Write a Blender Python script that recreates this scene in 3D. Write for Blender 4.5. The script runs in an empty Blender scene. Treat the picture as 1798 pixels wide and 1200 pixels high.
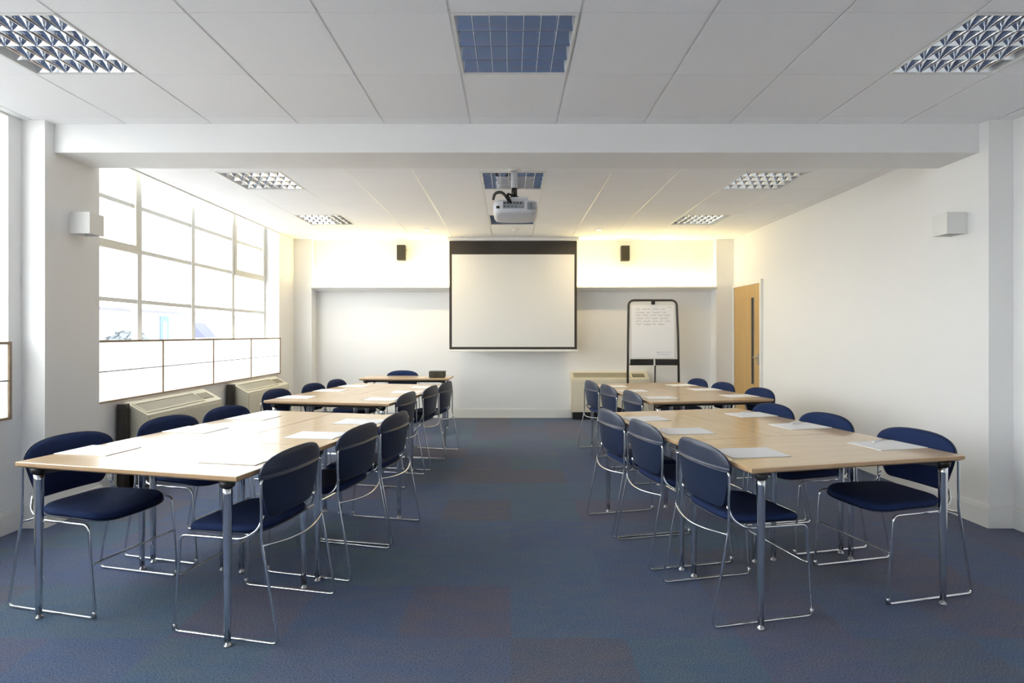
import bpy, bmesh, math, random
from mathutils import Vector, Matrix
random.seed(7)
C = bpy.context.scene.collection
PI = math.pi
R = math.radians

# ------------------------------------------------------------------ helpers
def lin(r, g, b):
    f = lambda c: (c/255)/12.92 if c/255 <= .04045 else (((c/255)+.055)/1.055)**2.4
    return (f(r), f(g), f(b), 1.0)

class MB:
    """Collects shapes into one bmesh; build() links them as ONE mesh object."""
    def __init__(self):
        self.bm = bmesh.new(); self.mi = 0; self.smooth = False
    def mat(self, i, smooth=None):
        self.mi = i
        if smooth is not None: self.smooth = smooth
        return self
    def face(self, vs, smooth=None):
        try:
            f = self.bm.faces.new(vs)
        except ValueError:
            return None
        f.material_index = self.mi
        f.smooth = self.smooth if smooth is None else smooth
        return f
    def box(self, x0, x1, y0, y1, z0, z1, M=None):
        if x0 > x1: x0, x1 = x1, x0
        if y0 > y1: y0, y1 = y1, y0
        if z0 > z1: z0, z1 = z1, z0
        v = [Vector(p) for p in ((x0,y0,z0),(x1,y0,z0),(x1,y1,z0),(x0,y1,z0),(x0,y0,z1),(x1,y0,z1),(x1,y1,z1),(x0,y1,z1))]
        if M: v = [M @ p for p in v]
        v = [self.bm.verts.new(p) for p in v]
        for q in ((3,2,1,0),(4,5,6,7),(0,1,5,4),(1,2,6,5),(2,3,7,6),(3,0,4,7)):
            self.face([v[i] for i in q], False)
        return self
    def rbox(self, x0, x1, y0, y1, z0, z1, r=.003, seg=2, M=None):
        t = bmesh.new()
        bmesh.ops.create_cube(t, size=1)
        for v in t.verts:
            v.co = Vector(((x0+x1)/2+v.co.x*(x1-x0), (y0+y1)/2+v.co.y*(y1-y0), (z0+z1)/2+v.co.z*(z1-z0)))
        bmesh.ops.bevel(t, geom=list(t.edges), offset=r, segments=seg, affect='EDGES', profile=.5)
        self.merge(t, M); return self
    def merge(self, t, M=None):
        mp = {}
        for v in t.verts:
            mp[v] = self.bm.verts.new(M @ v.co if M else v.co)
        for f in t.faces:
            self.face([mp[v] for v in f.verts])
        t.free()
    def prism(self, pts, axis, a0, a1):
        """extrude a 2-D outline along axis ('x','y','z')"""
        def P(p, a):
            return {'x': (a, p[0], p[1]), 'y': (p[0], a, p[1]), 'z': (p[0], p[1], a)}[axis]
        A = [self.bm.verts.new(P(p, a0)) for p in pts]
        B = [self.bm.verts.new(P(p, a1)) for p in pts]
        n = len(pts)
        for i in range(n):
            self.face([A[i], A[(i+1)%n], B[(i+1)%n], B[i]])
        self.face(A[::-1], False); self.face(B, False)
        return self
    def tube(self, pts, r, seg=8, fillet=0, fseg=5, closed=False, r1=None):
        pts = [Vector(p) for p in pts]
        if fillet:
            out = [pts[0]]
            for i in range(1, len(pts)-1):
                a, b, c = pts[i-1], pts[i], pts[i+1]
                d1 = (a-b); d2 = (c-b)
                f = min(fillet, d1.length*.48, d2.length*.48)
                p0 = b+d1.normalized()*f; p1 = b+d2.normalized()*f
                for k in range(fseg+1):
                    t = k/fseg
                    out.append(p0*(1-t)**2 + b*2*t*(1-t) + p1*t*t)
            out.append(pts[-1]); pts = out
        n = len(pts)
        rings = []
        T0 = (pts[1]-pts[0]).normalized()
        N = T0.orthogonal().normalized()
        for i in range(n):
            T = (pts[min(i+1,n-1)]-pts[max(i-1,0)]).normalized()
            q = T0.rotation_difference(T)
            N = (q @ N).normalized(); N = (N - T*N.dot(T)).normalized(); T0 = T
            Bn = T.cross(N)
            rr = r if r1 is None else r+(r1-r)*i/(n-1)
            rings.append([self.bm.verts.new(pts[i]+(N*math.cos(2*PI*k/seg)+Bn*math.sin(2*PI*k/seg))*rr) for k in range(seg)])
        for i in range(n-1):
            for k in range(seg):
                self.face([rings[i][k], rings[i][(k+1)%seg], rings[i+1][(k+1)%seg], rings[i+1][k]], True)
        self.face(rings[0][::-1], False); self.face(rings[-1], False)
        return self
    def lathe(self, prof, c=(0,0,0), seg=16, M=None):
        rings = []
        for (r, z) in prof:
            ring = []
            for k in range(seg):
                p = Vector((r*math.cos(2*PI*k/seg), r*math.sin(2*PI*k/seg), z))
                if M: p = M @ p
                ring.append(self.bm.verts.new(p+Vector(c)))
            rings.append(ring)
        for i in range(len(rings)-1):
            for k in range(seg):
                self.face([rings[i][k], rings[i][(k+1)%seg], rings[i+1][(k+1)%seg], rings[i+1][k]], True)
        self.face(rings[0][::-1], False); self.face(rings[-1], False)
        return self
    def loft(self, rings, cap=True, smooth=True):
        rs = [[self.bm.verts.new(p) for p in r] for r in rings]
        n = len(rs[0])
        for i in range(len(rs)-1):
            for k in range(n):
                self.face([rs[i][k], rs[i][(k+1)%n], rs[i+1][(k+1)%n], rs[i+1][k]], smooth)
        if cap:
            self.face(rs[0][::-1], smooth); self.face(rs[-1], smooth)
        return self
    def build(self, name, mats, parent=None, loc=None):
        bmesh.ops.recalc_face_normals(self.bm, faces=self.bm.faces[:])
        me = bpy.data.meshes.new(name); self.bm.to_mesh(me); self.bm.free()
        if not isinstance(mats, (list, tuple)): mats = [mats]
        for m in mats: me.materials.append(m)
        o = bpy.data.objects.new(name, me); C.objects.link(o)
        if parent: o.parent = parent
        if loc: o.location = loc
        return o

def tag(o, label=None, cat=None, group=None, kind=None):
    if label: o['label'] = label
    if cat: o['category'] = cat
    if group: o['group'] = group
    if kind: o['kind'] = kind
    return o
def struct(o, label=None, cat=None):
    o['kind'] = 'structure'
    if label: o['label'] = label
    if cat: o['category'] = cat
    return o
def empty(name, loc=(0,0,0), rz=0):
    o = bpy.data.objects.new(name, None); C.objects.link(o)
    o.empty_display_size = .1
    o.location = loc; o.rotation_euler = (0,0,rz)
    return o
def copy_tree(o, parent=None):
    c = o.copy(); C.objects.link(c)
    if parent: c.parent = parent
    for ch in list(o.children): copy_tree(ch, c)
    return c

# ------------------------------------------------------------------ materials
def mat(name, col, rough=.6, metal=0, spec=.5, coat=0, noise=None, bump=None, coat_rough=.05):
    m = bpy.data.materials.new(name); m.use_nodes = True
    nt = m.node_tree; b = nt.nodes['Principled BSDF']
    b.inputs['Base Color'].default_value = col if len(col) == 4 else (*col, 1)
    b.inputs['Roughness'].default_value = rough
    b.inputs['Metallic'].default_value = metal
    b.inputs['Specular IOR Level'].default_value = spec
    b.inputs['Coat Weight'].default_value = coat
    b.inputs['Coat Roughness'].default_value = coat_rough
    tc = nt.nodes.new('ShaderNodeTexCoord')
    if noise:
        sc, amt = noise
        n = nt.nodes.new('ShaderNodeTexNoise'); n.inputs['Scale'].default_value = sc; n.inputs['Detail'].default_value = 4
        nt.links.new(tc.outputs['Object'], n.inputs['Vector'])
        mr = nt.nodes.new('ShaderNodeMapRange'); mr.inputs[3].default_value = 1-amt; mr.inputs[4].default_value = 1+amt
        nt.links.new(n.outputs['Fac'], mr.inputs[0])
        mx = nt.nodes.new('ShaderNodeVectorMath'); mx.operation = 'SCALE'
        mx.inputs[0].default_value = b.inputs['Base Color'].default_value[:3]
        nt.links.new(mr.outputs[0], mx.inputs['Scale']); nt.links.new(mx.outputs[0], b.inputs['Base Color'])
    if bump:
        sc, st = bump
        n = nt.nodes.new('ShaderNodeTexNoise'); n.inputs['Scale'].default_value = sc; n.inputs['Detail'].default_value = 3
        nt.links.new(tc.outputs['Object'], n.inputs['Vector'])
        bp = nt.nodes.new('ShaderNodeBump'); bp.inputs['Strength'].default_value = st; bp.inputs['Distance'].default_value = .002
        nt.links.new(n.outputs['Fac'], bp.inputs['Height']); nt.links.new(bp.outputs[0], b.inputs['Normal'])
    return m

M_wall = mat('wall_paint', (.86, .855, .845), .75, noise=(1.5, .012), bump=(260, .05))
M_white = mat('white_gloss_paint', (.82, .815, .79), .4, noise=(2, .01))
M_tile = mat('ceiling_tile', (.91, .91, .925), .9, noise=(90, .03), bump=(400, .12))
M_tee = mat('ceiling_grid_metal', (.80, .80, .80), .5)
M_chrome = mat('chrome', (.74, .77, .80), .12, metal=1, noise=(8, .03))
M_steel = mat('brushed_steel', (.55, .56, .58), .3, metal=1, noise=(30, .06))
M_mirror = mat('polished_aluminium', (.86, .89, .94), .07, metal=1, noise=(14, .03))
M_black = mat('black_plastic', (.012, .012, .013), .45, noise=(40, .2))
M_darkgrey = mat('dark_grey_paint', (.035, .032, .030), .5, noise=(20, .12))
M_fabric = mat('navy_fabric', (.013, .027, .090), .92, noise=(220, .30), bump=(700, .5), spec=.25)
M_shell = mat('navy_plastic', (.014, .023, .055), .36, noise=(60, .08), bump=(500, .06))
M_beige = mat('beige_enamel', (.66, .62, .50), .45, noise=(4, .02))
M_slot = mat('grille_slats', (.20, .18, .12), .5, noise=(50, .05))
M_paper = mat('paper', (.90, .90, .92), .8, noise=(12, .01))
M_grey = mat('pale_grey_plastic', (.60, .61, .66), .4, noise=(10, .02))
M_grey2 = mat('mid_grey_plastic', (.26, .28, .31), .4, noise=(30, .1))
M_screenframe = mat('screen_border', (.035, .030, .027), .7, noise=(20, .1))
M_screen = mat('screen_fabric', (.72, .72, .70), .85, noise=(3, .006), bump=(900, .05))
M_winframe = mat('window_paint', (.66, .66, .65), .45, noise=(6, .02))
M_sash = mat('sash_paint', (.66, .64, .57), .5, noise=(6, .03))
M_speaker = mat('speaker_cloth', (.055, .050, .035), .85, noise=(300, .4))
M_ink = mat('marker_ink', (.16, .17, .20), .7, noise=(60, .2))
M_blue_ink = mat('blue_ink', (.25, .30, .62), .7, noise=(60, .1))
M_red = mat('red_marker', (.45, .06, .05), .4, noise=(60, .1))

def wood_mat(name, c0, c1, rough, coat=.0, scale=1.0, axis='Y'):
    m = bpy.data.materials.new(name); m.use_nodes = True
    nt = m.node_tree; b = nt.nodes['Principled BSDF']; L = nt.links
    tc = nt.nodes.new('ShaderNodeTexCoord')
    mp = nt.nodes.new('ShaderNodeMapping')
    mp.inputs['Scale'].default_value = {'X': (1.2, 22, 22), 'Y': (22, 1.2, 22), 'Z': (22, 22, 1.2)}[axis]
    L.new(tc.outputs['Object'], mp.inputs[0])
    n = nt.nodes.new('ShaderNodeTexNoise'); n.inputs['Scale'].default_value = scale; n.inputs['Detail'].default_value = 7; n.inputs['Distortion'].default_value = .6
    L.new(mp.outputs[0], n.inputs[0])
    n2 = nt.nodes.new('ShaderNodeTexNoise'); n2.inputs['Scale'].default_value = 3*scale
    L.new(tc.outputs['Object'], n2.inputs[0])
    mx = nt.nodes.new('ShaderNodeMath'); mx.operation = 'MULTIPLY_ADD'; mx.inputs[1].default_value = .3
    L.new(n2.outputs['Fac'], mx.inputs[0]); L.new(n.outputs['Fac'], mx.inputs[2])
    r = nt.nodes.new('ShaderNodeValToRGB')
    r.color_ramp.elements[0].position = .42; r.color_ramp.elements[0].color = (*c0, 1)
    r.color_ramp.elements[1].position = .88; r.color_ramp.elements[1].color = (*c1, 1)
    L.new(mx.outputs[0], r.inputs[0]); L.new(r.outputs[0], b.inputs['Base Color'])
    b.inputs['Roughness'].default_value = rough; b.inputs['Coat Weight'].default_value = coat; b.inputs['Coat Roughness'].default_value = .12
    return m
M_beech = wood_mat('beech_veneer', (.56, .38, .205), (.66, .47, .275), .36, coat=.7, axis='X')
M_edge = wood_mat('beech_edge', (.46, .29, .15), (.55, .37, .21), .4, axis='X')
M_oak = wood_mat('oak_door', (.50, .315, .11), (.60, .39, .155), .4, axis='Z')
M_frame = wood_mat('screen_wood', (.30, .21, .14), (.38, .28, .19), .5, axis='Y')

def carpet():
    m = bpy.data.materials.new('carpet_tiles'); m.use_nodes = True
    nt = m.node_tree; b = nt.nodes['Principled BSDF']; L = nt.links
    tc = nt.nodes.new('ShaderNodeTexCoord')
    mp = nt.nodes.new('ShaderNodeMapping'); mp.inputs['Scale'].default_value = (2, 2, 2); mp.inputs['Location'].default_value = (0, .2, 0)
    L.new(tc.outputs['Object'], mp.inputs[0])
    fl = nt.nodes.new('ShaderNodeVectorMath'); fl.operation = 'FLOOR'; L.new(mp.outputs[0], fl.inputs[0])
    wn = nt.nodes.new('ShaderNodeTexWhiteNoise'); wn.noise_dimensions = '2D'; L.new(fl.outputs[0], wn.inputs['Vector'])
    ramp = nt.nodes.new('ShaderNodeValToRGB'); ramp.color_ramp.interpolation = 'CONSTANT'
    cols = [(0.103,0.140,0.212),(0.110,0.135,0.206),(0.116,0.130,0.195),(0.100,0.142,0.200),(0.124,0.129,0.184),(0.100,0.131,0.210),(0.112,0.134,0.184),(0.105,0.131,0.212),(0.120,0.129,0.171)]
    e = ramp.color_ramp.elements
    e[0].position = 0; e[0].color = (*cols[0], 1); e[1].position = 1/len(cols); e[1].color = (*cols[1], 1)
    for i in range(2, len(cols)):
        x = e.new(i/len(cols)); x.color = (*cols[i], 1)
    L.new(wn.outputs['Value'], ramp.inputs[0])
    # looser bands of yarn colour inside each tile
    mp2 = nt.nodes.new('ShaderNodeMapping'); mp2.inputs['Scale'].default_value = (4, 9, 1)
    L.new(tc.outputs['Object'], mp2.inputs[0])
    n1 = nt.nodes.new('ShaderNodeTexNoise'); n1.inputs['Scale'].default_value = 1.3; n1.inputs['Detail'].default_value = 3; L.new(mp2.outputs[0], n1.inputs[0])
    r2 = nt.nodes.new('ShaderNodeValToRGB')
    r2.color_ramp.elements[0].color = (.90, .96, 1.04, 1); r2.color_ramp.elements[0].position = .35
    r2.color_ramp.elements[1].color = (1.10, 1.02, .95, 1); r2.color_ramp.elements[1].position = .7
    L.new(n1.outputs['Fac'], r2.inputs[0])
    mu = nt.nodes.new('ShaderNodeMix'); mu.data_type = 'RGBA'; mu.blend_type = 'MULTIPLY'; mu.inputs[0].default_value = 1
    L.new(ramp.outputs[0], mu.inputs[6]); L.new(r2.outputs[0], mu.inputs[7])
    n2 = nt.nodes.new('ShaderNodeTexNoise'); n2.inputs['Scale'].default_value = 150; n2.inputs['Detail'].default_value = 3; L.new(tc.outputs['Object'], n2.inputs[0])
    mr = nt.nodes.new('ShaderNodeMapRange'); mr.inputs[1].default_value = .3; mr.inputs[2].default_value = .7; mr.inputs[3].default_value = .62; mr.inputs[4].default_value = 1.38
    L.new(n2.outputs['Fac'], mr.inputs[0])
    sc = nt.nodes.new('ShaderNodeVectorMath'); sc.operation = 'SCALE'
    L.new(mu.outputs[2], sc.inputs[0]); L.new(mr.outputs[0], sc.inputs['Scale'])
    L.new(sc.outputs[0], b.inputs['Base Color'])
    b.inputs['Roughness'].default_value = .95; b.inputs['Specular IOR Level'].default_value = .2
    bp = nt.nodes.new('ShaderNodeBump'); bp.inputs['Strength'].default_value = .6; bp.inputs['Distance'].default_value = .004
    L.new(n2.outputs['Fac'], bp.inputs['Height']); L.new(bp.outputs[0], b.inputs['Normal'])
    return m
M_carpet = carpet()

def glass_mat():
    m = bpy.data.materials.new('window_glass'); m.use_nodes = True
    nt = m.node_tree; nt.nodes.clear(); L = nt.links
    o = nt.nodes.new('ShaderNodeOutputMaterial'); mx = nt.nodes.new('ShaderNodeMixShader'); mx.inputs[0].default_value = .06
    t = nt.nodes.new('ShaderNodeBsdfTransparent'); t.inputs[0].default_value = (.97, .985, .98, 1)
    g = nt.nodes.new('ShaderNodeBsdfGlossy'); g.inputs['Roughness'].default_value = .02
    L.new(t.outputs[0], mx.inputs[1]); L.new(g.outputs[0], mx.inputs[2]); L.new(mx.outputs[0], o.inputs[0])
    return m
M_glass = glass_mat()
def translucent_mat():
    m = bpy.data.materials.new('translucent_blind_paper'); m.use_nodes = True
    nt = m.node_tree; nt.nodes.clear(); L = nt.links
    o = nt.nodes.new('ShaderNodeOutputMaterial'); mx = nt.nodes.new('ShaderNodeMixShader'); mx.inputs[0].default_value = .15
    t = nt.nodes.new('ShaderNodeBsdfTranslucent'); t.inputs[0].default_value = (.92, .92, .90, 1)
    d = nt.nodes.new('ShaderNodeBsdfDiffuse'); d.inputs[0].default_value = (.9, .9, .88, 1)
    tc = nt.nodes.new('ShaderNodeTexCoord'); n = nt.nodes.new('ShaderNodeTexNoise'); n.inputs['Scale'].default_value = 4
    r = nt.nodes.new('ShaderNodeValToRGB'); r.color_ramp.elements[0].color = (.90,.90,.88,1); r.color_ramp.elements[1].color = (.95,.95,.94,1)
    L.new(tc.outputs['Object'], n.inputs[0]); L.new(n.outputs['Fac'], r.inputs[0]); L.new(r.outputs[0], t.inputs[0])
    L.new(t.outputs[0], mx.inputs[1]); L.new(d.outputs[0], mx.inputs[2]); L.new(mx.outputs[0], o.inputs[0])
    return m
M_blind = translucent_mat()
def emit(name, col, s):
    m = bpy.data.materials.new(name); m.use_nodes = True
    b = m.node_tree.nodes['Principled BSDF']
    b.inputs['Base Color'].default_value = (.8,.8,.8,1)
    b.inputs['Emission Color'].default_value = (*col, 1); b.inputs['Emission Strength'].default_value = s
    return m

# ------------------------------------------------------------------ dimensions (metres; camera at x=0,y=0)
EYE = 1.325
CZ = 2.792           # ceiling
XL, XR = -3.35, 3.44 # side walls
YB = 8.72            # far wall
YN = -4.5            # wall behind the camera
TT = .735            # table top height

# ------------------------------------------------------------------ shell
b = MB(); b.box(XL-.3, XR+.2, YN, YB, -.1, 0)
struct(b.build('floor', M_carpet))

b = MB(); b.box(XR, XR+.2, YN, YB+.2, 0, 3.2)
wr = struct(b.build('wall_right', M_wall))
# back wall: lower plane, bulkhead above, two piers
b = MB()
b.box(XL-.3, XR+.2, YB, YB+.2, 0, 3.2)
b.box(XL, XR, 8.62, YB, 2.0, 3.0)
b.box(XL, -3.075, 8.50, YB, 0, 2.792); b.box(3.17, XR, 8.50, YB, 0, 2.792)
struct(b.build('wall_back', M_wall))
b = MB(); b.box(XL-.3, XR+.2, YN-.2, YN, 0, 3.2)
struct(b.build('wall_behind', M_wall))
# left wall with two window openings and an added unseen one for fill light
WIN = [(4.36, 7.96), (.07, 3.67), (-4.2, -.6)]
SILL, HEAD = .757, 3.06
b = MB()
b.box(XL-.26, XL, YN-.2, YB+.2, 0, SILL)
b.box(XL-.26, XL, YN-.2, YB+.2, HEAD, 3.3)
ys = [YN-.2, -4.2, -.6, .07, 3.67, 4.36, 7.96, YB+.2]
for i in range(0, 8, 2): b.box(XL-.26, XL, ys[i], ys[i+1], SILL, HEAD)
struct(b.build('wall_left', M_wall))
# roof slab over everything keeps daylight out of the ceiling void
b = MB(); b.box(XL-.26, XR+.2, YN-.2, YB+.2, 3.3, 3.4)
struct(b.build('ceiling_slab', M_wall))

# pillars + downstand beam
b = MB(); b.box(XL-.01, -3.19, 3.77, 4.27, 0, CZ)
struct(b.build('pillar_left', M_wall), 'white wall pillar between the two left windows', 'pillar')
b = MB(); b.box(3.27, XR+.01, 3.77, 4.35, 0, CZ)
struct(b.build('pillar_right', M_wall), 'white wall pillar carrying the beam on the right wall', 'pillar')
b = MB(); b.box(-3.19, 3.27, 3.844, 4.213, 2.593, CZ+.1)
struct(b.build('ceiling_beam', M_wall), 'white downstand beam crossing the ceiling', 'beam')

# suspended ceiling: real tiles with shadow gaps, openings for the fittings
GX = [.32+.6*k for k in range(-7, 7)]
def ceiling(name, y_edges, holes, x0, x1, tee_z=.006, tee=None):
    xs = [x0]+[g for g in GX if x0+.02 < g < x1-.02]+[x1]
    b = MB()
    for i in range(len(xs)-1):
        for j in range(len(y_edges)-1):
            cx, cy = (xs[i]+xs[i+1])/2, (y_edges[j]+y_edges[j+1])/2
            if any(abs(cx-hx) < .2 and abs(cy-hy) < .2 for hx, hy in holes): continue
            b.mat(0).box(xs[i]+.0065, xs[i+1]-.0065, y_edges[j]+.0015, y_edges[j+1]-.0015, CZ, CZ+.018)
    # tee bars behind the gaps
    b.mat(1)
    hw_ = .012 if tee_z > 0 else .0045
    for x in xs[1:-1]: b.box(x-hw_, x+hw_, y_edges[0], y_edges[-1], CZ+tee_z, CZ+.03)
    for y in y_edges[1:-1]: b.box(x0, x1, y-.012, y+.012, CZ+.0045, CZ+.029)
    return struct(b.build(name, [M_tile, tee or M_tee]))
FY = [YN]+[3.711-.6*k for k in range(13, -1, -1)]+[3.844]
BY = [4.213, 4.38]+[4.98+.6*k for k in range(7)]
BY[-1] = 8.62
FRONT = [(-2.38, 2.811), (.02, 2.811), (2.42, 2.811)]
BACK = [(-2.38, 5.28), (-2.38, 7.08), (.02, 5.28), (.02, 7.08), (2.42, 5.28), (2.42, 7.08)]
ceiling('ceiling_front', FY, FRONT, XL, XR)
ceiling('ceiling_back', BY, BACK, XL, XR, -.001, mat('exposed_tee', (.86, .85, .82), .28, noise=(6, .01)))
# pelmet closing the ceiling edge above each window
b = MB()
for y0, y1 in WIN: b.box(XL-.012, XL+.0, y0, y1, CZ-.012, 3.3)
struct(b.build('trim_1', M_white))

# baseboards
def skirt(name, segs):
    b = MB()
    for (x0, y0, x1, y1, nx, ny) in segs:
        d = .018
        for (h0, h1, t) in ((0, .125, d), (.125, .14, d*.75), (.14, .15, d*.4)):
            b.box(min(x0, x1, x0+nx*t, x1+nx*t), max(x0, x1, x0+nx*t, x1+nx*t), min(y0, y1, y0+ny*t, y1+ny*t), max(y0, y1, y0+ny*t, y1+ny*t), h0, h1)
    struct(b.build(name, M_white))
skirt('baseboard_right', [(XR, YN, XR, 3.77, -1, 0), (3.27, 3.752, XR, 3.752, 0, 1), (3.27, 3.752, 3.27, 4.368, -1, 0), (3.27, 4.368, XR, 4.368, 0, -1), (XR, 4.35, XR, 7.50, -1, 0), (XR, 8.45, XR, 8.5, -1, 0)])
skirt('baseboard_left', [(XL, YN, XL, 3.77, 1, 0), (XL, 3.752, -3.19, 3.752, 0, 1), (-3.19, 3.752, -3.19, 4.288, 1, 0), (XL, 4.288, -3.19, 4.288, 0, -1), (XL, 4.27, XL, 8.5, 1, 0)])
skirt('baseboard_back', [(-3.075, YB, 3.17, YB, 0, -1), (XL, 8.5, -3.075, 8.5, 0, -1), (3.17, 8.5, XR, 8.5, 0, -1), (-3.075, 8.48, -3.075, YB, 1, 0), (3.17, 8.48, 3.17, YB, -1, 0)])

# light trough along the back bulkhead
b = MB()
b.prism([(8.42, 2.056), (8.428, 2.056), (8.428, 2.036), (8.62, 2.008), (8.72, 2.006), (8.72, 1.994), (8.42, 2.034)], 'x', -3.075, 3.17)
struct(b.build('trim_2', M_wall), 'shallow light trough along the back wall', 'light trough')

# ------------------------------------------------------------------ windows
def window(n, y0, y1):
    root = empty('window_%d' % n, (XL-.23, (y0+y1)/2, SILL)); struct(root)
    ox, oy, oz = root.location
    bay = (y1-.02-(y0+.02))/4
    vs = [y0+.02+bay*k for k in range(5)]
    rows = [.78, 1.01, 1.635, 2.115, 2.535, 3.04]
    f = MB()
    f.box(-.03, .03, y0-oy, y0+.04-oy, 0, HEAD-oz); f.box(-.03, .03, y1-.04-oy, y1-oy, 0, HEAD-oz)
    f.box(-.03, .03, y0-oy, y1-oy, 0, .045); f.box(-.03, .03, y0-oy, y1-oy, HEAD-oz-.05, HEAD-oz)
    f.build('window_frame', M_winframe, root)
    for v in vs[1:-1]:
        m = MB(); m.box(-.03, .03, v-.031-oy, v+.031-oy, .045, HEAD-oz-.05); m.build('mullion', M_winframe, root)
    for z in rows[1:-1]:
        m = MB(); m.box(-.02, .02, y0+.04-oy, y1-.04-oy, z-.019-oz, z+.019-oz); m.build('transom', M_winframe, root)
    for k in (0, 3):   # opening lights, top two panes of the first and last bay
        a, c = vs[k]+.024-oy, vs[k+1]-.024-oy
        z0, z1 = 2.115-.03-oz, HEAD-.05-oz
        m = MB()
        m.box(-.005, .045, a, c, z0, z0+.075); m.box(-.005, .045, a, c, z1-.04, z1)
        m.box(-.005, .045, a, a+.05, z0+.075, z1-.04); m.box(-.005, .045, c-.05, c, z0+.075, z1-.04)
        m.build('sash', M_sash, root)
    g = MB(); g.box(-.003, .003, y0+.03-oy, y1-.03-oy, .03, HEAD-oz-.03); g.build('glass_pane', M_glass, root)
    return root
window(1, *WIN[0]); window(2, *WIN[1]); window(3, *WIN[2])  # the last one is unseen, added to fill the front zone with daylight

def blind(y0, y1, label):
    root = empty('window_screen', (XL+.004, (y0+y1)/2, SILL))
    tag(root, label, 'screen', 'translucent screens across the lower windows')
    h = (y1-y0)/2; H = 1.275-SILL
    f = MB()
    f.box(0, .022, -h, h, 0, .016); f.box(0, .022, -h, h, H-.018, H)
    f.box(0, .022, -h, -h+.02, .016, H-.018); f.box(0, .022, h-.02, h, .016, H-.018)
    f.build('screen_frame', M_frame, root)
    bay = 2*h/4
    for k in range(1, 4):
        m = MB(); m.box(.002, .020, -h+bay*k-.008, -h+bay*k+.008, .016, H-.018); m.build('upright', M_frame, root)
    for k in range(4):
        p = MB(); a = -h+bay*k+.009; c = a+bay-.018
        p.box(.008, .011, a, c, .016, H-.018)
        p.build('screen_panel', M_blind, root)
    r = MB(); r.box(.0125, .017, -h+.02, h-.02, H*.5-.006, H*.5+.006); r.build('show_through_strip', M_grey, root)  # grey strip imitating the dark line of the window frame showing through
    return root
blind(4.38, 7.96, 'low white translucent window screen in thin wood frame between pillar and far corner')
blind(.09, 3.67, 'low white translucent screen cut by left picture edge, nearer than the pillar')

# ------------------------------------------------------------------ door
dr = empty('door_1', (XR, 7.985, 0)); struct(dr, 'light oak door with narrow glazed slot in the right wall', 'door')
f = MB()
f.box(-.035, 0, -.48, -.435, 0, 2.08); f.box(-.035, 0, .435, .48, 0, 2.08); f.box(-.035, 0, -.435, .435, 2.03, 2.08)
f.build('door_frame', M_white, dr)
l = MB()   # leaf with a slot left open
l.box(-.022, 0, -.435, -.245, .005, 2.03); l.box(-.022, 0, -.165, .435, .005, 2.03)
l.box(-.022, 0, -.245, -.165, .005, .62); l.box(-.022, 0, -.245, -.165, 1.84, 2.03)
leaf = l.build('door_leaf', M_oak, dr)
g = MB(); g.box(-.012, -.006, -.245, -.165, .62, 1.84); g.build('vision_panel', M_darkgrey, dr)
g = MB()
g.box(-.026, -.018, -.250, -.243, .615, 1.845); g.box(-.026, -.018, -.167, -.160, .615, 1.845); g.box(-.026, -.018, -.243, -.167, .615, .622); g.box(-.026, -.018, -.243, -.167, 1.838, 1.845)
g.build('slot_bead', M_steel, dr)
h = MB(); h.box(-.03, -.022, -.40, -.36, .90, 1.06); h.tube([(-.03, -.38, 1.0), (-.065, -.38, 1.0), (-.065, -.25, 1.0)], .009, fillet=.015)
h.build('door_handle', M_steel, dr)

# ------------------------------------------------------------------ tables
def make_table(w, d, name='table', insx=.08, insy=.045):
    """w along local x, d along local y, centred"""
    root = empty(name)
    t = MB(); z0, z1 = TT-.028, TT
    def ring(ins, z): return [Vector((sx*(w/2-ins), sy*(d/2-ins), z)) for sx, sy in ((-1,-1),(1,-1),(1,1),(-1,1))]
    t.mat(1).loft([ring(.016, z0), ring(.0, z0+.010), ring(0, z1-.003)], cap=False, smooth=False)
    t.mat(0).loft([ring(0, z1-.003), ring(.003, z1)], cap=False, smooth=False)
    t.mat(0); t.face([t.bm.verts.new(p) for p in ring(.003, z1)], False)
    t.mat(1); t.face([t.bm.verts.new(p) for p in ring(.016, z0)][::-1], False)
    bmesh.ops.remove_doubles(t.bm, verts=t.bm.verts[:], dist=1e-5)
    t.build('table_top', [M_beech, M_edge], root)
    u = MB(); ix, iy = w/2-insx, d/2-insy
    jx, jy = w/2-.17, d/2-.15
    for q in (-1, 1):
        u.box(-jx, jx, q*jy-.015, q*jy+.015, z0-.034, z0-.0005); u.box(q*jx-.015, q*jx+.015, -jy+.015, jy-.015, z0-.034, z0-.0005)
    for sx in (-1, 1):
        for sy in (-1, 1):
            u.lathe([(.026, z0-.030), (.030, z0-.026), (.034, z0-.0005)], (sx*ix, sy*iy, 0), 14)
            c0, c1 = Vector((sx*ix, sy*iy, 0)), Vector((sx*(jx-.01), sy*(jy-.01), 0)); dv = (c1-c0).normalized(); nv = Vector((-dv.y, dv.x, 0))*.022
            P = [c0-nv, c1-nv, c1+nv, c0+nv]
            u.loft([[Vector((p.x, p.y, z0-.030)) for p in P], [Vector((p.x, p.y, z0-.0006)) for p in P]], smooth=False)
    u.build('under_frame', M_black, root)
    for sx in (-1, 1):
        for sy in (-1, 1):
            l = MB()
            l.lathe([(.0135, .022), (.0150, .15), (.0185, .50), (.0205, z0-.060), (.0205, z0-.028)], (sx*ix, sy*iy, 0), 16)
            lo = l.build('leg', M_chrome, root)
            g = MB(); g.lathe([(.0155, 0), (.0165, .004), (.015, .008), (.0085, .011), (.0085, .024)], (sx*ix, sy*iy, 0), 14)
            g.build('foot_glide', M_steel, lo)
    return root

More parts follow.
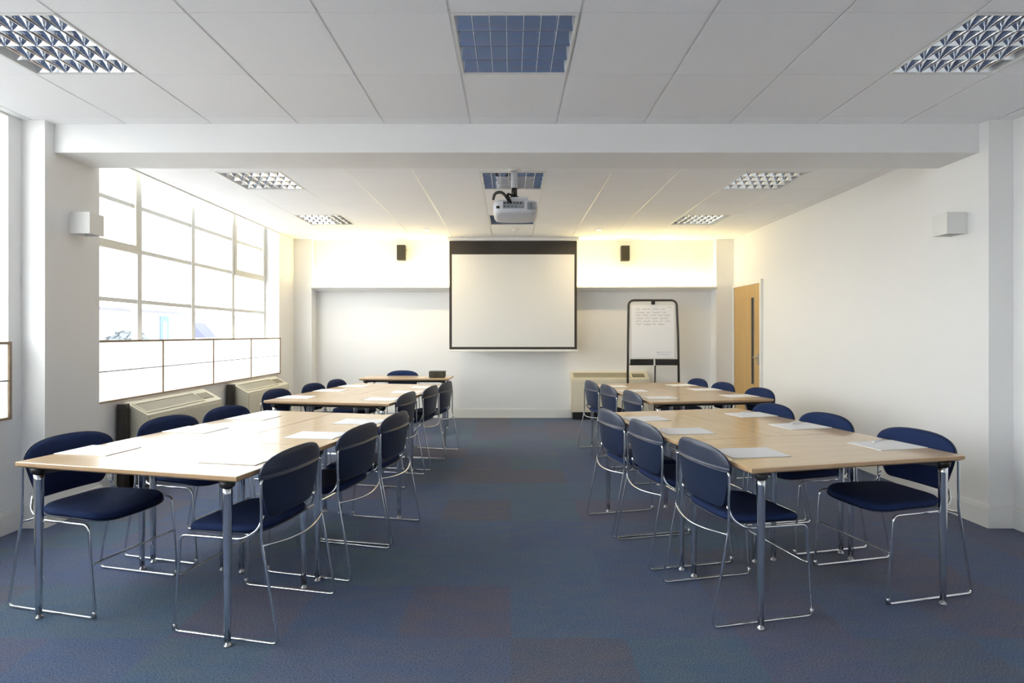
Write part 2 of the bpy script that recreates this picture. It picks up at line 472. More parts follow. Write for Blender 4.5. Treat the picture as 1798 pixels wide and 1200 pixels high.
class Frame:
    def __init__(s, A, ang, side):
        c, n = math.cos(R(ang)), math.sin(R(ang))
        s.A = Vector(A); s.side = side
        s.e1 = Vector((side*c, n)); s.e2 = Vector((-side*n, c))
        s.rz = math.atan2(s.e1.y, s.e1.x)
    def p(s, a, b): return s.A+s.e1*a+s.e2*b
W1, D1, D2 = 1.187, .64, 1.13
groups = {
 'RF': Frame((1.053, 2.408), 13, 1), 'LF': Frame((-1.133, 2.273), 13, -1),
 'RB': Frame((1.224, 4.77), 11, 1), 'LB': Frame((-1.032, 4.66), 11, -1)}
T_front = make_table(W1-.003, D1-.003)
T_long = make_table(D2-.003, W1/2-.003, 'table', .045, .06)
used = set()
def place(proto, x, y, rz, label, cat, group, z=0):
    o = proto if proto.name not in used else copy_tree(proto)
    used.add(proto.name)
    o.location = (x, y, z); o.rotation_euler = (0, 0, rz)
    return tag(o, label, cat, group)
GN = {'RF': ('right front tables', 'the right wall'), 'LF': ('left front tables', 'the windows'), 'RB': ('right rear tables', 'the right wall'), 'LB': ('left rear tables', 'the windows')}
TG = 'beech tables pushed together in blocks'
for k, F in groups.items():
    nm, wall = GN[k]
    p = F.p(W1/2, D1/2)
    place(T_front, p.x, p.y, F.rz, 'beech table lying crosswise at the near end of the %s' % nm, 'table', TG)
    for a, who in ((W1*.25, 'on the aisle side'), (W1*.75, 'on the side by %s' % wall)):
        p = F.p(a, D1+D2/2)
        rz = math.atan2(F.e2.y, F.e2.x)
        place(T_long, p.x, p.y, rz, 'lengthwise beech table of the %s, %s' % (nm, who), 'table', TG)
T_desk = make_table(1.2, .50, 'desk')
T_desk.location = (-1.417, 7.56, 0); T_desk.rotation_euler = (0, 0, R(-1.5))
tag(T_desk, 'single beech presenter desk standing before the back wall left of the screen', 'desk')

# ------------------------------------------------------------------ chair
def make_chair():
    root = empty('stacking_chair')
    N = 40
    # --- seat: rounded pad with a soft front roll
    def outline(hx, hy, cy, n, taper):
        out = []
        for k in range(N):
            a = 2*PI*k/N; c, s = math.cos(a), math.sin(a)
            x = math.copysign(abs(c)**(2/n), c)*hx; y = math.copysign(abs(s)**(2/n), s)*hy
            x *= 1+taper*(y/hy)
            out.append((x, y+cy))
        return out
    def zs(x, y): return .006*(abs(x)/.21)**2 - .016*max(0, (y-.12)/.13)**2 + .012*max(0, (-y-.05)/.1)**2
    s = MB(); rings = []
    for (sc, z) in ((.90, .444), (.975, .446), (1.0, .456), (.995, .466), (.965, .474), (.88, .477), (.6, .4765), (.3, .476)):
        rings.append([Vector((x*sc, .048+(y-.048)*sc, z+zs(x*sc, .048+(y-.048)*sc))) for x, y in outline(.206, .208, .048, 4.2, .035)])
    s.mat(0, True).loft(rings)
    seat = s.build('seat', M_fabric, root)
    p = MB(); rings = []
    for (sc, z) in ((.80, .4405), (.95, .4405), (1.0, .443), (1.0, .448), (.95, .4475), (.80, .4470)):
        rings.append([Vector((x*sc, .046+(y-.046)*sc, z+zs(x*sc, y)*.9)) for x, y in outline(.209, .214, .046, 4.2, .035)])
    p.mat(0, True).loft(rings); p.build('seat_pan', M_shell, seat)
    # --- backrest: wide rounded top, narrow bottom
    ZB, ZT = .515, .805
    def hw(z):
        w = .166+.066*min(1, max(0, (z-ZB)/.20))**.8
        if z > .70: w *= (max(0, 1-((z-.70)/(ZT-.70))**2.6))**(1/2.6)
        if z < ZB+.03: w -= .022*(1-math.sqrt(max(0, 1-((ZB+.03-z)/.03)**2)))
        return w
    zl = [ZB+.0, ZB+.004, ZB+.012, ZB+.03]+[ZB+.03+.155*k/6 for k in range(1, 7)]
    zl += [.70+(ZT-.70)*math.sin(PI/2*k/10) for k in range(0, 11)]
    us = [math.sin(PI/2*(-1+2*k/16)) for k in range(17)]
    ymid = lambda z: -.178-.075*(z-ZB)
    bow = lambda x: .030*(abs(x)/.235)**2
    def slab(mbld, f_front, f_rear, shrink=0, zlist=zl):
        fr, rr = [], []
        for z in zlist:
            w = max(.0005, hw(z)-shrink)
            if z >= ZT-1e-6: w = .02
            zz = z if shrink == 0 else ZB+shrink*.6+(z-ZB)*(1-1.5*shrink/(ZT-ZB))
            fr.append([mbld.bm.verts.new((u*w, f_front(u*w, z, u), zz)) for u in us])
            rr.append([mbld.bm.verts.new((u*w, f_rear(u*w, z, u), zz)) for u in us])
        n = len(zlist); m = len(us)
        for G in (fr, rr):
            for i in range(n-1):
                for j in range(m-1): mbld.face([G[i][j], G[i][j+1], G[i+1][j+1], G[i+1][j]], True)
        for i in range(n-1):
            for j in (0, m-1): mbld.face([fr[i][j], fr[i+1][j], rr[i+1][j], rr[i][j]], True)
        for j in range(m-1):
            for i in (0, n-1): mbld.face([fr[i][j], fr[i][j+1], rr[i][j+1], rr[i][j]], True)
    edge = lambda u, z: max(0, 1-abs(u)**8)*max(0, min(1, (ZT-z)/.02, (z-ZB+.004)/.02))
    back = MB()
    slab(back, lambda x, z, u: ymid(z)+bow(x)+.006+.016*edge(u, z), lambda x, z, u: ymid(z)+bow(x)-.001, shrink=.004)
    bo = back.build('backrest', M_fabric, root)
    # shell: crease a third of the way down, upper band leaning towards the sitter
    def rear(x, z, u):
        if z > .7001: o = .022-.075*(z-.70)/(ZT-.70)*.22
        elif z > .6905: o = .022
        else: o = .0165-.010*(.69-z)/.175
        return ymid(z)+bow(x)-.0015-o*(.35+.65*edge(u, z))
    zsh = sorted(set(zl+[.6904, .6899, .7]))
    sh = MB(); slab(sh, lambda x, z, u: ymid(z)+bow(x)-.001, rear, zlist=zsh)
    sh.build('back_shell', M_shell, bo)
    # --- chrome wire: one continuous sled on each side
    r = .0062
    for sd in (-1, 1):
        w = MB()
        w.tube([(sd*.216, -.172, .694), (sd*.232, -.176, .690), (sd*.232, -.178, .44), (sd*.232, -.262, r), (sd*.232, .262, r), (sd*.234, .226, .436), (sd*.226, -.085, .436), (sd*.214, -.150, .478), (sd*.196, -.160, .535)], r, 10, fillet=.03, fseg=5)
        so = w.build('sled_frame', M_chrome, root)
        g = MB(); g.lathe([(.0095, .010), (.0095, .034), (.007, .037)], (sd*.232, .258, 0), 10); g.build('foot_glide', M_steel, so)
    w = MB(); pts = []
    for k in range(17):
        t = -1+2*k/16
        pts.append((t*.232, -.187-.045*(1-t*t)**1.3, .418-.016*(1-t*t)))
    w.tube(pts, .0055, 8); w.build('rear_stretcher', M_chrome, root)
    w = MB(); w.tube([(-.230, .243, .255), (-.2, .236, .252), (.2, .236, .252), (.230, .243, .255)], .0052, 8, fillet=.03); w.build('front_stretcher', M_chrome, root)
    return root
chair0 = make_chair()
CG = 'navy stacking chairs around the table blocks'
ROW = (.326, .948, 1.452)
spots = {k: (ROW, ROW) for k in groups}
ordn = ('nearest', 'middle', 'farthest')
INN, OUT = .138, 1.095
chair_at = []
for k, F in groups.items():
    nm, wall = GN[k]
    for row, (a, sgn) in enumerate(((INN, 1), (OUT, -1))):
        for i, e in enumerate(spots[k][row]):
            jit = random.uniform(-1, 1)
            q = F.p(a+.01*jit, e)
            d = F.e1*sgn
            rz = math.atan2(d.y, d.x)-PI/2+R(1.2)*random.uniform(-1, 1)
            side = 'aisle side' if row == 0 else ('window side' if F.side < 0 else 'right-wall side')
            place(chair0, q.x, q.y, rz, 'navy chair, %s of three on the %s of the %s' % (ordn[i], side, nm), 'chair', CG)
q = copy_tree(chair0); q.location = (-1.55, 7.70, 0); q.rotation_euler = (0, 0, PI-R(1))
tag(q, 'navy chair behind the presenter desk facing the room', 'chair'); 
if 'group' in q: del q['group']

# ------------------------------------------------------------------ sheets of paper
def make_sheet():
    s = MB(); s.rbox(-.1485, .1485, -.105, .105, 0, .003, .0008, 1)
    return s.build('paper_sheet', M_paper)
sheet0 = make_sheet()
PG = 'white sheets laid at the seats'
for k, F in groups.items():
    nm, wall = GN[k]
    for row in (0, 1):
        for i, e in enumerate(spots[k][row]):
            side = 'aisle side' if row == 0 else ('window side' if F.side < 0 else 'right-wall side')
            if row == 0: a, rot = .20, R(-4)
            else: a, rot = 1.035, R(0)
            q = F.p(a+random.uniform(-.01, .01), e-.04)
            o = place(sheet0, q.x, q.y, F.rz+F.side*rot+R(random.uniform(-4, 4)), 'white paper at %s seat on %s of the %s' % (ordn[i], side, nm), 'paper', PG, TT+.0004)
def make_pen():
    p = MB(); p.tube([(-.07, 0, .0045), (.055, 0, .0045)], .0045, 8); p.tube([(.055, 0, .0045), (.07, 0, .0045)], .0042, 8, r1=.001)
    o = p.build('pen', M_paper)
    c = MB(); c.box(-.07, -.035, -.0015, .0015, .009, .0105); c.box(-.07, -.066, -.0015, .0015, .006, .009); c.build('pen_clip', M_white, o)
    return o
pen0 = make_pen()
for i, e in enumerate(spots['RF'][1]):
    F = groups['RF']; q = F.p(1.07, e+.05)
    place(pen0, q.x, q.y, F.rz+R(25), 'white pen on the %s paper on right-wall side of right front tables' % ordn[i], 'pen', 'white pens on the right front tables', TT+.0037)

# black box on the desk
r0 = empty('desk_box', (-1.0, 7.50, TT), R(-1.5)); tag(r0, 'small black box on the right end of the presenter desk', 'box')
b = MB(); b.rbox(-.105, .105, -.075, .075, .002, .088, .006, 2); b.build('box_body', M_black, r0)
b = MB(); b.box(-.09, .09, -.0765, -.0745, .014, .076); b.build('front_grille', M_speaker, r0)

# ------------------------------------------------------------------ fan coil units
def make_unit():
    """length along local x (1.2 m), back at y=0, front towards -y"""
    root = empty('fan_coil_unit')
    L, dp, zt, zf, zb = .605, .23, .735, .625, .12
    b = MB()
    prof = [(0, zb), (-dp, zb), (-dp, zf), (-.035, zt), (0, zt)]
    b.prism(prof, 'x', -L, L)
    b.build('casing', M_beige, root)
    # front panel seams
    p = MB(); p.rbox(-L+.02, L-.02, -dp-.006, -dp+.002, .27, zf-.025, .002, 1); p.build('front_panel', M_beige, root)
    p = MB(); p.rbox(-L+.02, L-.02, -dp-.006, -dp+.002, zb+.012, .262, .002, 1); p.build('access_panel', M_beige, root)
    b = MB(); b.box(-L+.03, L-.03, -dp+.03, 0, 0, zb); b.build('plinth', M_black, root)
    # sloping outlet grille
    v = Vector((0, -.035+dp, zt-zf)); ln = v.length
    ax = Vector((0, v.y, v.z)).normalized(); nrm = Vector((0, -ax.z, ax.y))
    M = Matrix(((1, 0, 0, 0), (0, ax.y, nrm.y, -dp), (0, ax.z, nrm.z, zf), (0, 0, 0, 1)))
    g = MB(); x0, x1 = -L+.045, L-.29
    g.box(x0, x1, .045, ln-.05, -.0, .002, M); go = g.build('outlet_grille', M_slot, root)
    g = MB(); n = 48
    for k in range(n):
        x = x0+(x1-x0)*(k+.5)/n
        g.box(x-.0025, x+.0025, .045, ln-.05, .002, .0032, M)
    g.build('grille_slat_bank', M_beige, go)
    g = MB(); g.rbox(L-.25, L-.06, .06, ln-.065, 0, .005, .002, 1, M); g.build('control_flap', M_slot, root)
    g = MB()
    for (a, c, d, e) in ((x0-.012, x1+.012, .033, .045), (x0-.012, x1+.012, ln-.05, ln-.038), (x0-.012, x0, .045, ln-.05), (x1, x1+.012, .045, ln-.05)):
        g.box(a, c, d, e, 0, .008, M)
    g.build('grille_rim', M_beige, root)
    return root
u0 = make_unit()
UG = 'beige fan coil units'
place(u0, XL, 5.34, PI/2, 'beige heating unit with sloping grille under the window, nearer one', 'heater', UG)
place(u0, XL, 7.14, PI/2, 'beige heating unit with sloping grille under the window, beside the far corner', 'heater', UG)
place(u0, 1.535, YB, 0, 'beige heating unit on the back wall behind the flip chart', 'heater', UG)
for y, lb in ((4.70, 'black upright boxing at the near end of the nearer window heater'), (6.50, 'black upright boxing between the two window heaters')):
    b = MB(); b.rbox(XL+.019, XL+.092, y-.05, y+.012, 0, .733, .004, 1)
    b.mat(0).box(XL+.030, XL+.08, y-.0515, y-.0495, .03, .70)
    tag(b.build('pipe_boxing', M_darkgrey), lb, 'pipe boxing', 'black pipe boxings')

# ------------------------------------------------------------------ projection screen
sc = empty('hanging_projection_screen', (0, 8.36, CZ)); tag(sc, 'large pull-down projection screen with black border hanging before the back wall', 'projection screen')
k = 8.36/967
X0, X1, Z0, Z1 = (789-897)*k, (1013-897)*k, (587-614)*k+EYE-CZ, (587-423)*k+EYE-CZ
bx = 4.5*k
s = MB()
s.box(X0, X1, -.0015, .0015, (587-447)*k+EYE-CZ, Z1); s.box(X0, X0+bx, -.0015, .0015, Z0, (587-447)*k+EYE-CZ); s.box(X1-bx, X1, -.0015, .0015, Z0, (587-447)*k+EYE-CZ)
s.box(X0+bx, X1-bx, -.0015, .0015, Z0, Z0+bx)
s.build('border', M_screenframe, sc)
s = MB(); s.box(X0+bx, X1-bx, -.0010, .0010, Z0+bx, (587-447)*k+EYE-CZ); s.build('fabric', M_screen, sc)
s = MB(); s.rbox(X0-.012, X1+.012, -.016, .016, Z0-.034, Z0, .006, 2); s.build('bottom_bar', M_white, sc)
s = MB(); s.rbox(X0-.03, X1+.03, -.05, .05, Z1-.004, 0, .01, 2); s.build('roller_housing', M_white, sc)

# ------------------------------------------------------------------ speakers
def make_speaker():
    root = empty('mounted_speaker')
    b = MB(); b.rbox(-.066, .066, -.14, -.03, -.117, .117, .008, 2); b.build('cabinet', M_black, root)
    b = MB(); b.rbox(-.058, .058, -.146, -.139, -.108, .108, .003, 1); b.build('grille', M_speaker, root)
    b = MB(); b.tube([(0, -.035, .02), (0, 0, .02)], .012, 8); b.box(-.03, .03, -.004, 0, -.03, .07); b.tube([(.03, -.02, .045), (.075, -.02, .045)], .006, 8); b.build('bracket', M_darkgrey, root)
    return root
sp = make_speaker()
place(sp, -1.702, 8.62, R(4), 'small black loudspeaker on the back wall left of the projection screen', 'speaker', 'black wall speakers', 2.585)
place(sp, 1.775, 8.62, R(-4), 'small black loudspeaker on the back wall right of the projection screen', 'speaker', 'black wall speakers', 2.575)

# ------------------------------------------------------------------ flip chart
fc = empty('flip_chart_easel', (2.112, 8.18, 0)); tag(fc, 'black-framed flip chart easel with handwritten sheet beside the back wall heater', 'flip chart')
t = MB(); t.tube([(-.385, -.02, 0), (-.372, .0, 1.30), (-.358, .03, 1.83), (.358, .03, 1.83), (.372, .0, 1.30), (.385, -.02, 0)], .0165, 12, fillet=.09, fseg=8); t.build('frame_tube', M_darkgrey, fc)
t = MB(); t.tube([(.055, .14, 0), (.050, .06, 1.05)], .012, 10); t.build('rear_leg', M_darkgrey, fc)
M_board = mat('whiteboard', (.78, .78, .76), .35, noise=(3, .01))
tilt = Matrix.Translation((0, 0, .955)) @ Matrix.Rotation(R(-2.4), 4, 'X')
t = MB(); t.rbox(-.345, .345, -.008, .008, .0, .845, .004, 2, tilt); bd = t.build('board', M_board, fc)
t = MB(); t.box(-.318, .318, -.013, -.009, .012, .80, tilt); sh = t.build('paper_pad', M_paper, fc)
t = MB(); t.rbox(-.355, .355, -.075, .004, .865, .885, .004, 1); t.box(-.355, .355, -.075, -.069, .885, .955); t.build('pen_tray', M_black, fc)
t = MB(); t.box(-.012, .012, -.082, -.076, .86, .965); t.build('tray_clip', M_white, fc)
t = MB(); t.rbox(-.022, .022, -.03, .03, 1.765, 1.825, .006, 2); t.build('pad_clamp', M_black, fc)
# six lines of illegible handwriting + printed mark in the corner
w = MB(); rnd = random.Random(3)
rows_ = [(.742, -.25, .17, .006), (.690, -.245, .19, .010), (.652, -.25, .235, .010), (.604, -.245, .22, .010), (.563, -.25, .19, .010), (.517, -.25, .205, .010)]
for (zz, xa, xb, hh) in rows_:
    x = xa
    while x < xb:
        wl = rnd.uniform(.05, .13); n = int(wl/.0075); pts = []
        for i in range(n):
            pts.append(tilt @ Vector((x+i*.0075, -.0142, zz+rnd.uniform(-hh, hh))))
        if len(pts) > 2: w.tube(pts, .0021, 4)
        x += wl+.022
w.build('handwriting', M_ink, sh)
w = MB()
for i in range(3): w.tube([tilt @ Vector((.058+i*.012, -.0142, .108)), tilt @ Vector((.066+i*.012, -.0142, .092))], .003, 4)
for zz, xa, xb in ((.100, .108, .27), (.065, .06, .25)):
    pts = [tilt @ Vector((xa+(xb-xa)*i/24, -.0142, zz+(.004 if i % 2 else -.004))) for i in range(25)]
    w.tube(pts, .0014, 4)
w.build('printed_mark', M_blue_ink, sh)
w = MB(); w.tube([tilt @ Vector((.22+i*.008, -.0142, .772+(.003 if i % 2 else -.003))) for i in range(8)], .0016, 4); w.build('corner_note', M_ink, sh)
for (x, m_, lb) in ((-.28, M_red, 'red marker pen in the flip chart tray'), (.22, M_paper, 'white marker pen in the flip chart tray')):
    p = MB(); p.tube([(x-.06, -.035, .8945), (x+.035, -.035, .8945)], .0085, 10); p.tube([(x+.035, -.035, .8945), (x+.065, -.035, .8945)], .0095, 10)
    o = p.build('marker_pen', m_); o.location = fc.location; tag(o, lb, 'marker pen')

# ------------------------------------------------------------------ projector on a ceiling pole
pj = empty('ceiling_projector', (.03, 5.02, CZ)); tag(pj, 'white projector with black cables hanging from the ceiling on a short pole', 'projector')
b = MB(); b.lathe([(.058, -.012), (.058, -.002), (.05, 0)], (0, -.1, 0), 20); b.build('ceiling_plate', M_white, pj)
b = MB(); b.tube([(0, -.1, -.008), (0, -.1, -.165)], .03, 16); b.build('pole', M_grey, pj)
b = MB(); b.tube([(0, -.1, -.165), (0, -.1, -.245)], .026, 14); b.rbox(-.035, .035, -.12, -.05, -.26, -.235, .005, 1); b.build('swivel_joint', M_black, pj)
b = MB(); b.rbox(-.06, .12, -.17, .12, -.285, -.258, .006, 2)
for (x, y) in ((-.12, -.12), (.16, -.1), (-.1, .14), (.14, .14)): b.tube([(.03, -.02, -.272), (x, y, -.30)], .008, 8)
b.build('mount_plate', M_grey, pj)
b = MB(); n = 28; rings = []
def pring(sx, sy, z, cyo=0):
    o = []
    for i in range(n):
        a = 2*PI*i/n; c, s_ = math.cos(a), math.sin(a)
        o.append(Vector((math.copysign(abs(c)**.42, c)*.200*sx+.012, math.copysign(abs(s_)**.42, s_)*.235*sy+cyo, z)))
    return o
for sx, sy, z in ((.86, .88, -.296), (.96, .97, -.299), (1, 1, -.312), (1, 1, -.365), (.985, .985, -.390), (.93, .94, -.408), (.80, .84, -.414)):
    rings.append(pring(sx, sy, z))
b.loft(rings); body = b.build('body', M_grey, pj)
b = MB(); b.rbox(-.10, .085, -.241, -.225, -.372, -.312, .003, 1); ports = b.build('connector_panel', M_grey2, body)
b = MB()
for i in range(6): b.rbox(-.092+i*.028, -.076+i*.028, -.2445, -.240, -.335, -.322, .002, 1)
for i in range(4): b.lathe([(.006, 0), (.006, .004)], (-.085+i*.033, -.2440, -.357), 8, Matrix.Rotation(PI/2, 4, 'X'))
b.build('connector_socket_row', M_black, ports)
b = MB(); b.rbox(-.157, -.128, -.240, -.2335, -.375, -.352, .003, 1); b.build('power_inlet', M_black, body)
b = MB()
for i in range(7): b.box(.112+i*.012, .118+i*.012, -.238, -.231, -.385, -.318)
b.build('vent_bank', M_grey2, body)
b = MB(); b.lathe([(.05, 0), (.045, .03), (.04, .032)], (.07, .232, -.355), 18, Matrix.Rotation(-PI/2, 4, 'X')); b.build('lens', M_black, body)
b = MB(); b.tube([(-.045, -.245, -.32), (-.06, -.30, -.30), (-.11, -.30, -.245), (-.17, -.27, -.25), (-.185, -.20, -.285)], .013, 10, fillet=.06, fseg=6)
b.tube([(-.03, -.245, -.325), (-.05, -.285, -.29), (-.06, -.25, -.25), (-.01, -.13, -.235)], .010, 10, fillet=.05, fseg=6)
b.build('cable', M_black, pj)

# ------------------------------------------------------------------ recessed louvre lights
def make_troffer():
    root = empty('ceiling_light')
    f = MB(); o, i_ = .295, .283
    for (x0, x1, y0, y1) in ((-o, o, -o, -i_), (-o, o, i_, o), (-o, -i_, -i_, i_), (i_, o, -i_, i_)): f.box(x0, x1, y0, y1, -.004, .05)
    f.build('light_frame', M_white, root)
    h = MB(); h.box(-i_-.01, i_+.01, -i_-.01, i_+.01, .088, .092); h.box(-i_-.01, -i_, -i_, i_, .05, .09); h.box(i_, i_+.01, -i_, i_, .05, .09); h.box(-i_, i_, -i_-.01, -i_, .05, .09); h.box(-i_, i_, i_, i_+.01, .05, .09)
    h.build('housing', M_grey2, root)
    pitch = 2*i_/4
    for r_ in range(4):   # four parabolic troughs running left to right
        yc = -i_+pitch*(r_+.5); m = MB(); A, B = [], []
        for k in range(13):
            t = -1+2*k/12
            y = yc+t*(pitch/2-.001); z = .004+.074*(1-abs(t)**2.2)
            A.append(m.bm.verts.new((-i_, y, z))); B.append(m.bm.verts.new((i_, y, z)))
        for k in range(12): m.face([A[k], A[k+1], B[k+1], B[k]], True)
        m.build('reflector', M_mirror, root)
    for c in range(1, 7):
        x = -i_+2*i_*c/7; m = MB()
        for r_ in range(4):
            yc = -i_+pitch*(r_+.5); lo, hi = [], []
            for k in range(9):
                t = -1+2*k/8
                y = yc+t*(pitch/2-.002)
                zt = .003+.045*(1-abs(t)**2.2)+.002
                lo.append((y, .001)); hi.append((y, zt))
            # wedge blade: thin at the bottom, wider at the top
            for k in range(8):
                v = [m.bm.verts.new(p) for p in ((x-.0012, lo[k][0], lo[k][1]), (x-.0012, lo[k+1][0], lo[k+1][1]), (x-.0028, hi[k+1][0], hi[k+1][1]), (x-.0028, hi[k][0], hi[k][1]),
                     (x+.0012, lo[k][0], lo[k][1]), (x+.0012, lo[k+1][0], lo[k+1][1]), (x+.0028, hi[k+1][0], hi[k+1][1]), (x+.0028, hi[k][0], hi[k][1]))]
                m.face([v[0], v[1], v[2], v[3]], True); m.face([v[4], v[5], v[6], v[7]], True); m.face([v[0], v[1], v[5], v[4]], True); m.face([v[3], v[2], v[6], v[7]], True)
        m.build('louvre_blade', M_mirror, root)
    return root
tr = make_troffer()
LG = 'recessed square louvre lights'
lbl = ['square louvre light in the front ceiling cut by the left picture edge', 'square louvre light in the front ceiling over the centre aisle', 'square louvre light in the front ceiling cut by the right picture edge',
       'square louvre light beyond the beam on the window side, nearer of two', 'square louvre light by the back wall on the window side', 'dark square louvre light behind the projector pole', 'square louvre light mostly hidden behind the projector body',
       'square louvre light beyond the beam on the right-wall side, nearer of two', 'square louvre light by the back wall on the right-wall side']
for (x, y), t_ in zip(FRONT+BACK, lbl): place(tr, x, y, 0, t_, 'ceiling light', LG, CZ)

# small downlights + detector
M_lamp = emit('downlight_lens', (1, .93, .80), 1.6)
def make_down():
    root = empty('ceiling_downlight')
    b = MB(); b.lathe([(.050, 0), (.052, -.004), (.040, -.006), (.038, -.001)], (0, 0, 0), 20); b.build('bezel', M_white, root)
    b = MB(); b.lathe([(.038, -.004), (.036, -.002)], (0, 0, 0), 20); b.build('lens', M_lamp, root)
    return root
dn = make_down()
place(dn, -1.19, 7.74, 0, 'small round ceiling downlight left of the projection screen', 'downlight', 'small round downlights', CZ)
place(dn, 1.235, 7.74, 0, 'small round ceiling downlight right of the projection screen', 'downlight', 'small round downlights', CZ)
dt = empty('ceiling_detector', (.06, 7.72, CZ)); tag(dt, 'small white ceiling sensor just in front of the projection screen', 'sensor')
b = MB(); b.lathe([(.045, 0), (.045, -.012), (.030, -.022), (.012, -.030)], (0, 0, 0), 18); b.build('sensor_base', M_white, dt)
b = MB(); b.lathe([(.012, -.030), (.010, -.044), (.004, -.05)], (0, 0, 0), 12); b.build('sensor_head', M_white, dt)

# ------------------------------------------------------------------ wall sconces
def make_sconce():
    """back plate at x=0, box sticks out to +x"""
    root = empty('wall_sconce')
    t = .006; L, W, H = .15, .07, .155
    b = MB()
    b.box(.012, L, -W, -W+t, 0, H); b.box(.012, L, W-t, W, 0, H); b.box(L-t, L, -W+t, W-t, 0, H)
    b.box(.012, L-t, -W+t, W-t, .02, .024)
    b.build('sconce_shade', M_white, root)
    b = MB(); b.box(0, .012, -W+.004, W-.004, .004, H-.004); b.build('back_plate', M_white, root)
    b = MB(); b.lathe([(.014, .024), (.014, .03), (.022, .05), (.024, .07), (.015, .085)], (.075, 0, 0), 14); b.build('lamp_bulb', M_paper, root)
    return root
ws = make_sconce()
place(ws, -3.19, 4.045, 0, 'white box wall light on the left pillar beside the window', 'wall light', 'white box wall lights', 2.053)
place(ws, 3.27, 4.01, PI, 'white box wall light on the right pillar', 'wall light', 'white box wall lights', 2.045)

# ------------------------------------------------------------------ outside
M_out = mat('pale_render', (.62, .63, .65), .9, noise=(.6, .03))
M_tower = mat('blue_grey_brick', (.20, .22, .29), .9, noise=(3, .08))
M_bluedoor = mat('blue_door', (.09, .16, .27), .6, noise=(3, .05))
M_ground = mat('yard_paving', (.28, .28, .28), .9, noise=(2, .06))
M_leaf = mat('shrub_leaves', (.13, .15, .17), .8, noise=(6, .3))
M_roof = mat('slate_roof', (.085, .09, .14), .8, noise=(4, .1))
b = MB(); b.box(-60, XL-.3, -40, 70, -.35, -.25)
struct(b.build('outside_ground', M_ground))
ob = empty('outside_building', (-22.8, 34, -.25)); tag(ob, 'long low pale building across the yard seen through the window', 'building')
b = MB(); b.box(-6, 0, -22, 20, 0, 2.95); b.build('facade', M_out, ob)
b = MB(); b.box(-6.05, .12, -22.1, 20.1, 2.95, 3.10); b.build('roof_edge', mat('roof_edge_grey', (.17, .17, .19), .8, noise=(2, .05)), ob)
b = MB(); b.box(-.01, .05, 1.75, 2.65, 0, 2.75); dd = b.build('door_leaf', M_bluedoor, ob)
b = MB(); b.box(.05, .06, 2.05, 2.4, 1.2, 2.4); b.build('door_pane', M_out, dd)
ot = empty('outside_tower_block', (-14, 30, -.25)); tag(ot, 'tall blue-grey building edge seen through the far end of the window', 'building')
b = MB(); b.box(.05, 9, 0, 9, 0, 15); b.build('brick_wall', M_tower, ot)
for kf in range(5):
    b = MB(); b.box(1.0, 2.4, -.03, .02, 1.0+kf*2.8, 2.5+kf*2.8); b.build('window_pane', M_out, ot)
shd = empty('outside_shed', (-15.75, 28.2, -.25)); tag(shd, 'small dark pitched roof in the yard seen through the window', 'shed')
b = MB(); b.box(-.32, .32, -.5, .5, 0, 1.45); b.build('shed_wall', M_out, shd)
b = MB(); b.prism([(-.42, 1.4), (.42, 1.4), (-.25, 2.15)], 'y', -.55, .55); b.build('shed_roof', M_roof, shd)
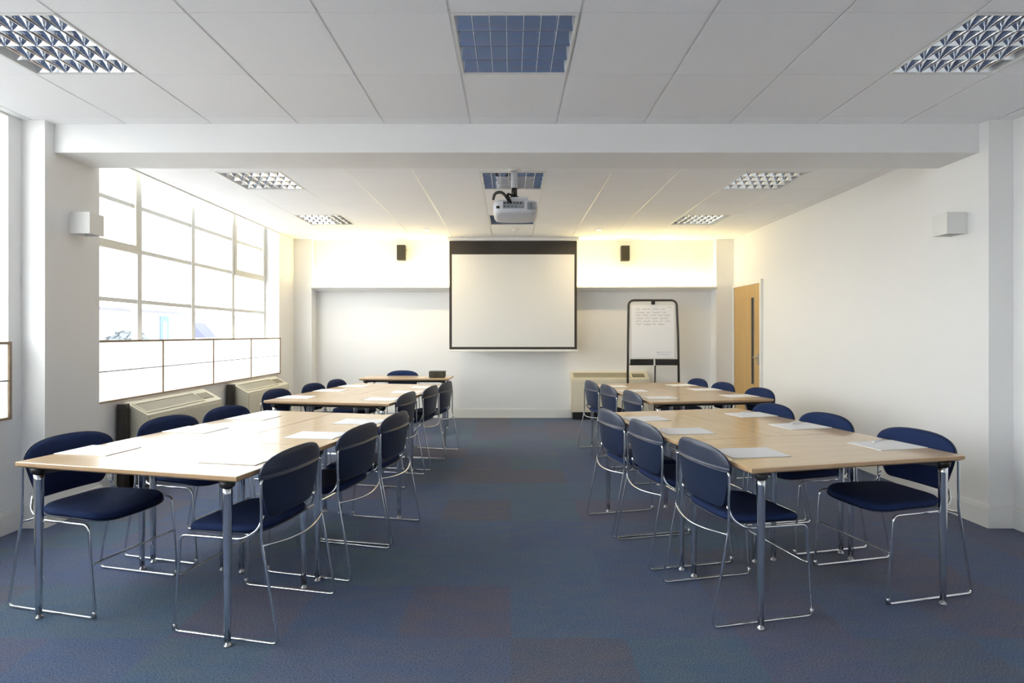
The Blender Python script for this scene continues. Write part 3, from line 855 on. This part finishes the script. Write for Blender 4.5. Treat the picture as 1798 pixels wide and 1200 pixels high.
def shrub(x, y, r, seed, label):
    rn = random.Random(seed); m = MB()
    for i in range(260):
        a, ph, rr = rn.uniform(0, 2*PI), rn.uniform(-.9, 1.4), r*rn.uniform(.55, 1)
        c = Vector((math.cos(a)*math.cos(ph)*rr, math.sin(a)*math.cos(ph)*rr, r*.95+math.sin(ph)*rr))
        d1 = Vector((rn.uniform(-1, 1), rn.uniform(-1, 1), rn.uniform(-1, 1))).normalized()*r*.16; d2 = d1.orthogonal().normalized()*r*.09
        m.face([m.bm.verts.new(c-d1), m.bm.verts.new(c+d2), m.bm.verts.new(c+d1), m.bm.verts.new(c-d2)])
    root = empty('outside_shrub', (x, y, -.25)); tag(root, label, 'shrub', 'shrubs in the yard')
    m.build('foliage', M_leaf, root)
    s_ = MB(); s_.tube([(0, 0, 0), (.02, .02, r*.9)], .04, 8, r1=.02); s_.build('stem', M_roof, root)
shrub(-13.4, 17.6, .72, 1, 'left of two washed-out shrubs outside the window')
shrub(-13.9, 19.9, .90, 2, 'right of two washed-out shrubs outside the window')

# ------------------------------------------------------------------ light
w = bpy.data.worlds.new('World'); bpy.context.scene.world = w; w.use_nodes = True
bg = w.node_tree.nodes['Background']; bg.inputs[0].default_value = (.97, .985, 1, 1); bg.inputs[1].default_value = 5.0
def area(name, loc, rot, sx, sy, power, col):
    l = bpy.data.lights.new(name, 'AREA'); l.shape = 'RECTANGLE'; l.size = sx; l.size_y = sy; l.energy = power; l.color = col
    o = bpy.data.objects.new(name, l); C.objects.link(o); o.location = loc; o.rotation_euler = rot
    return o
# fluorescent strip lying in the trough, shining up the bulkhead
area('trough_strip', (.05, 8.52, 2.034), (PI, 0, 0), 6.1, .06, 22, (1, .81, .37))

for x in (-1.19, 1.235):   # the two small recessed downlights
    o = area('downlight_lamp', (x, 7.74, CZ-.012), (0, 0, 0), .07, .07, 6, (1, .78, .42)); o.data.shape = 'DISK'

# ------------------------------------------------------------------ camera + colour
cam = bpy.data.cameras.new('Camera'); co = bpy.data.objects.new('Camera', cam); C.objects.link(co)
co.location = (0, 0, EYE); co.rotation_euler = (PI/2, 0, 0)
cam.sensor_width = 36; cam.lens = 967/1798*36; cam.shift_y = -13/1798; cam.shift_x = 2/1798; cam.clip_start = .05; cam.clip_end = 300
S = bpy.context.scene; S.camera = co
S.view_settings.view_transform = 'Standard'; S.view_settings.look = 'None'; S.view_settings.gamma = 1; S.view_settings.exposure = 1.06
S.view_settings.use_curve_mapping = False
try:
    S.cycles.max_bounces = 12; S.cycles.diffuse_bounces = 8; S.cycles.glossy_bounces = 6; S.cycles.transparent_max_bounces = 12
    S.cycles.use_denoising = True; S.cycles.sample_clamp_indirect = 8
except Exception:
    pass
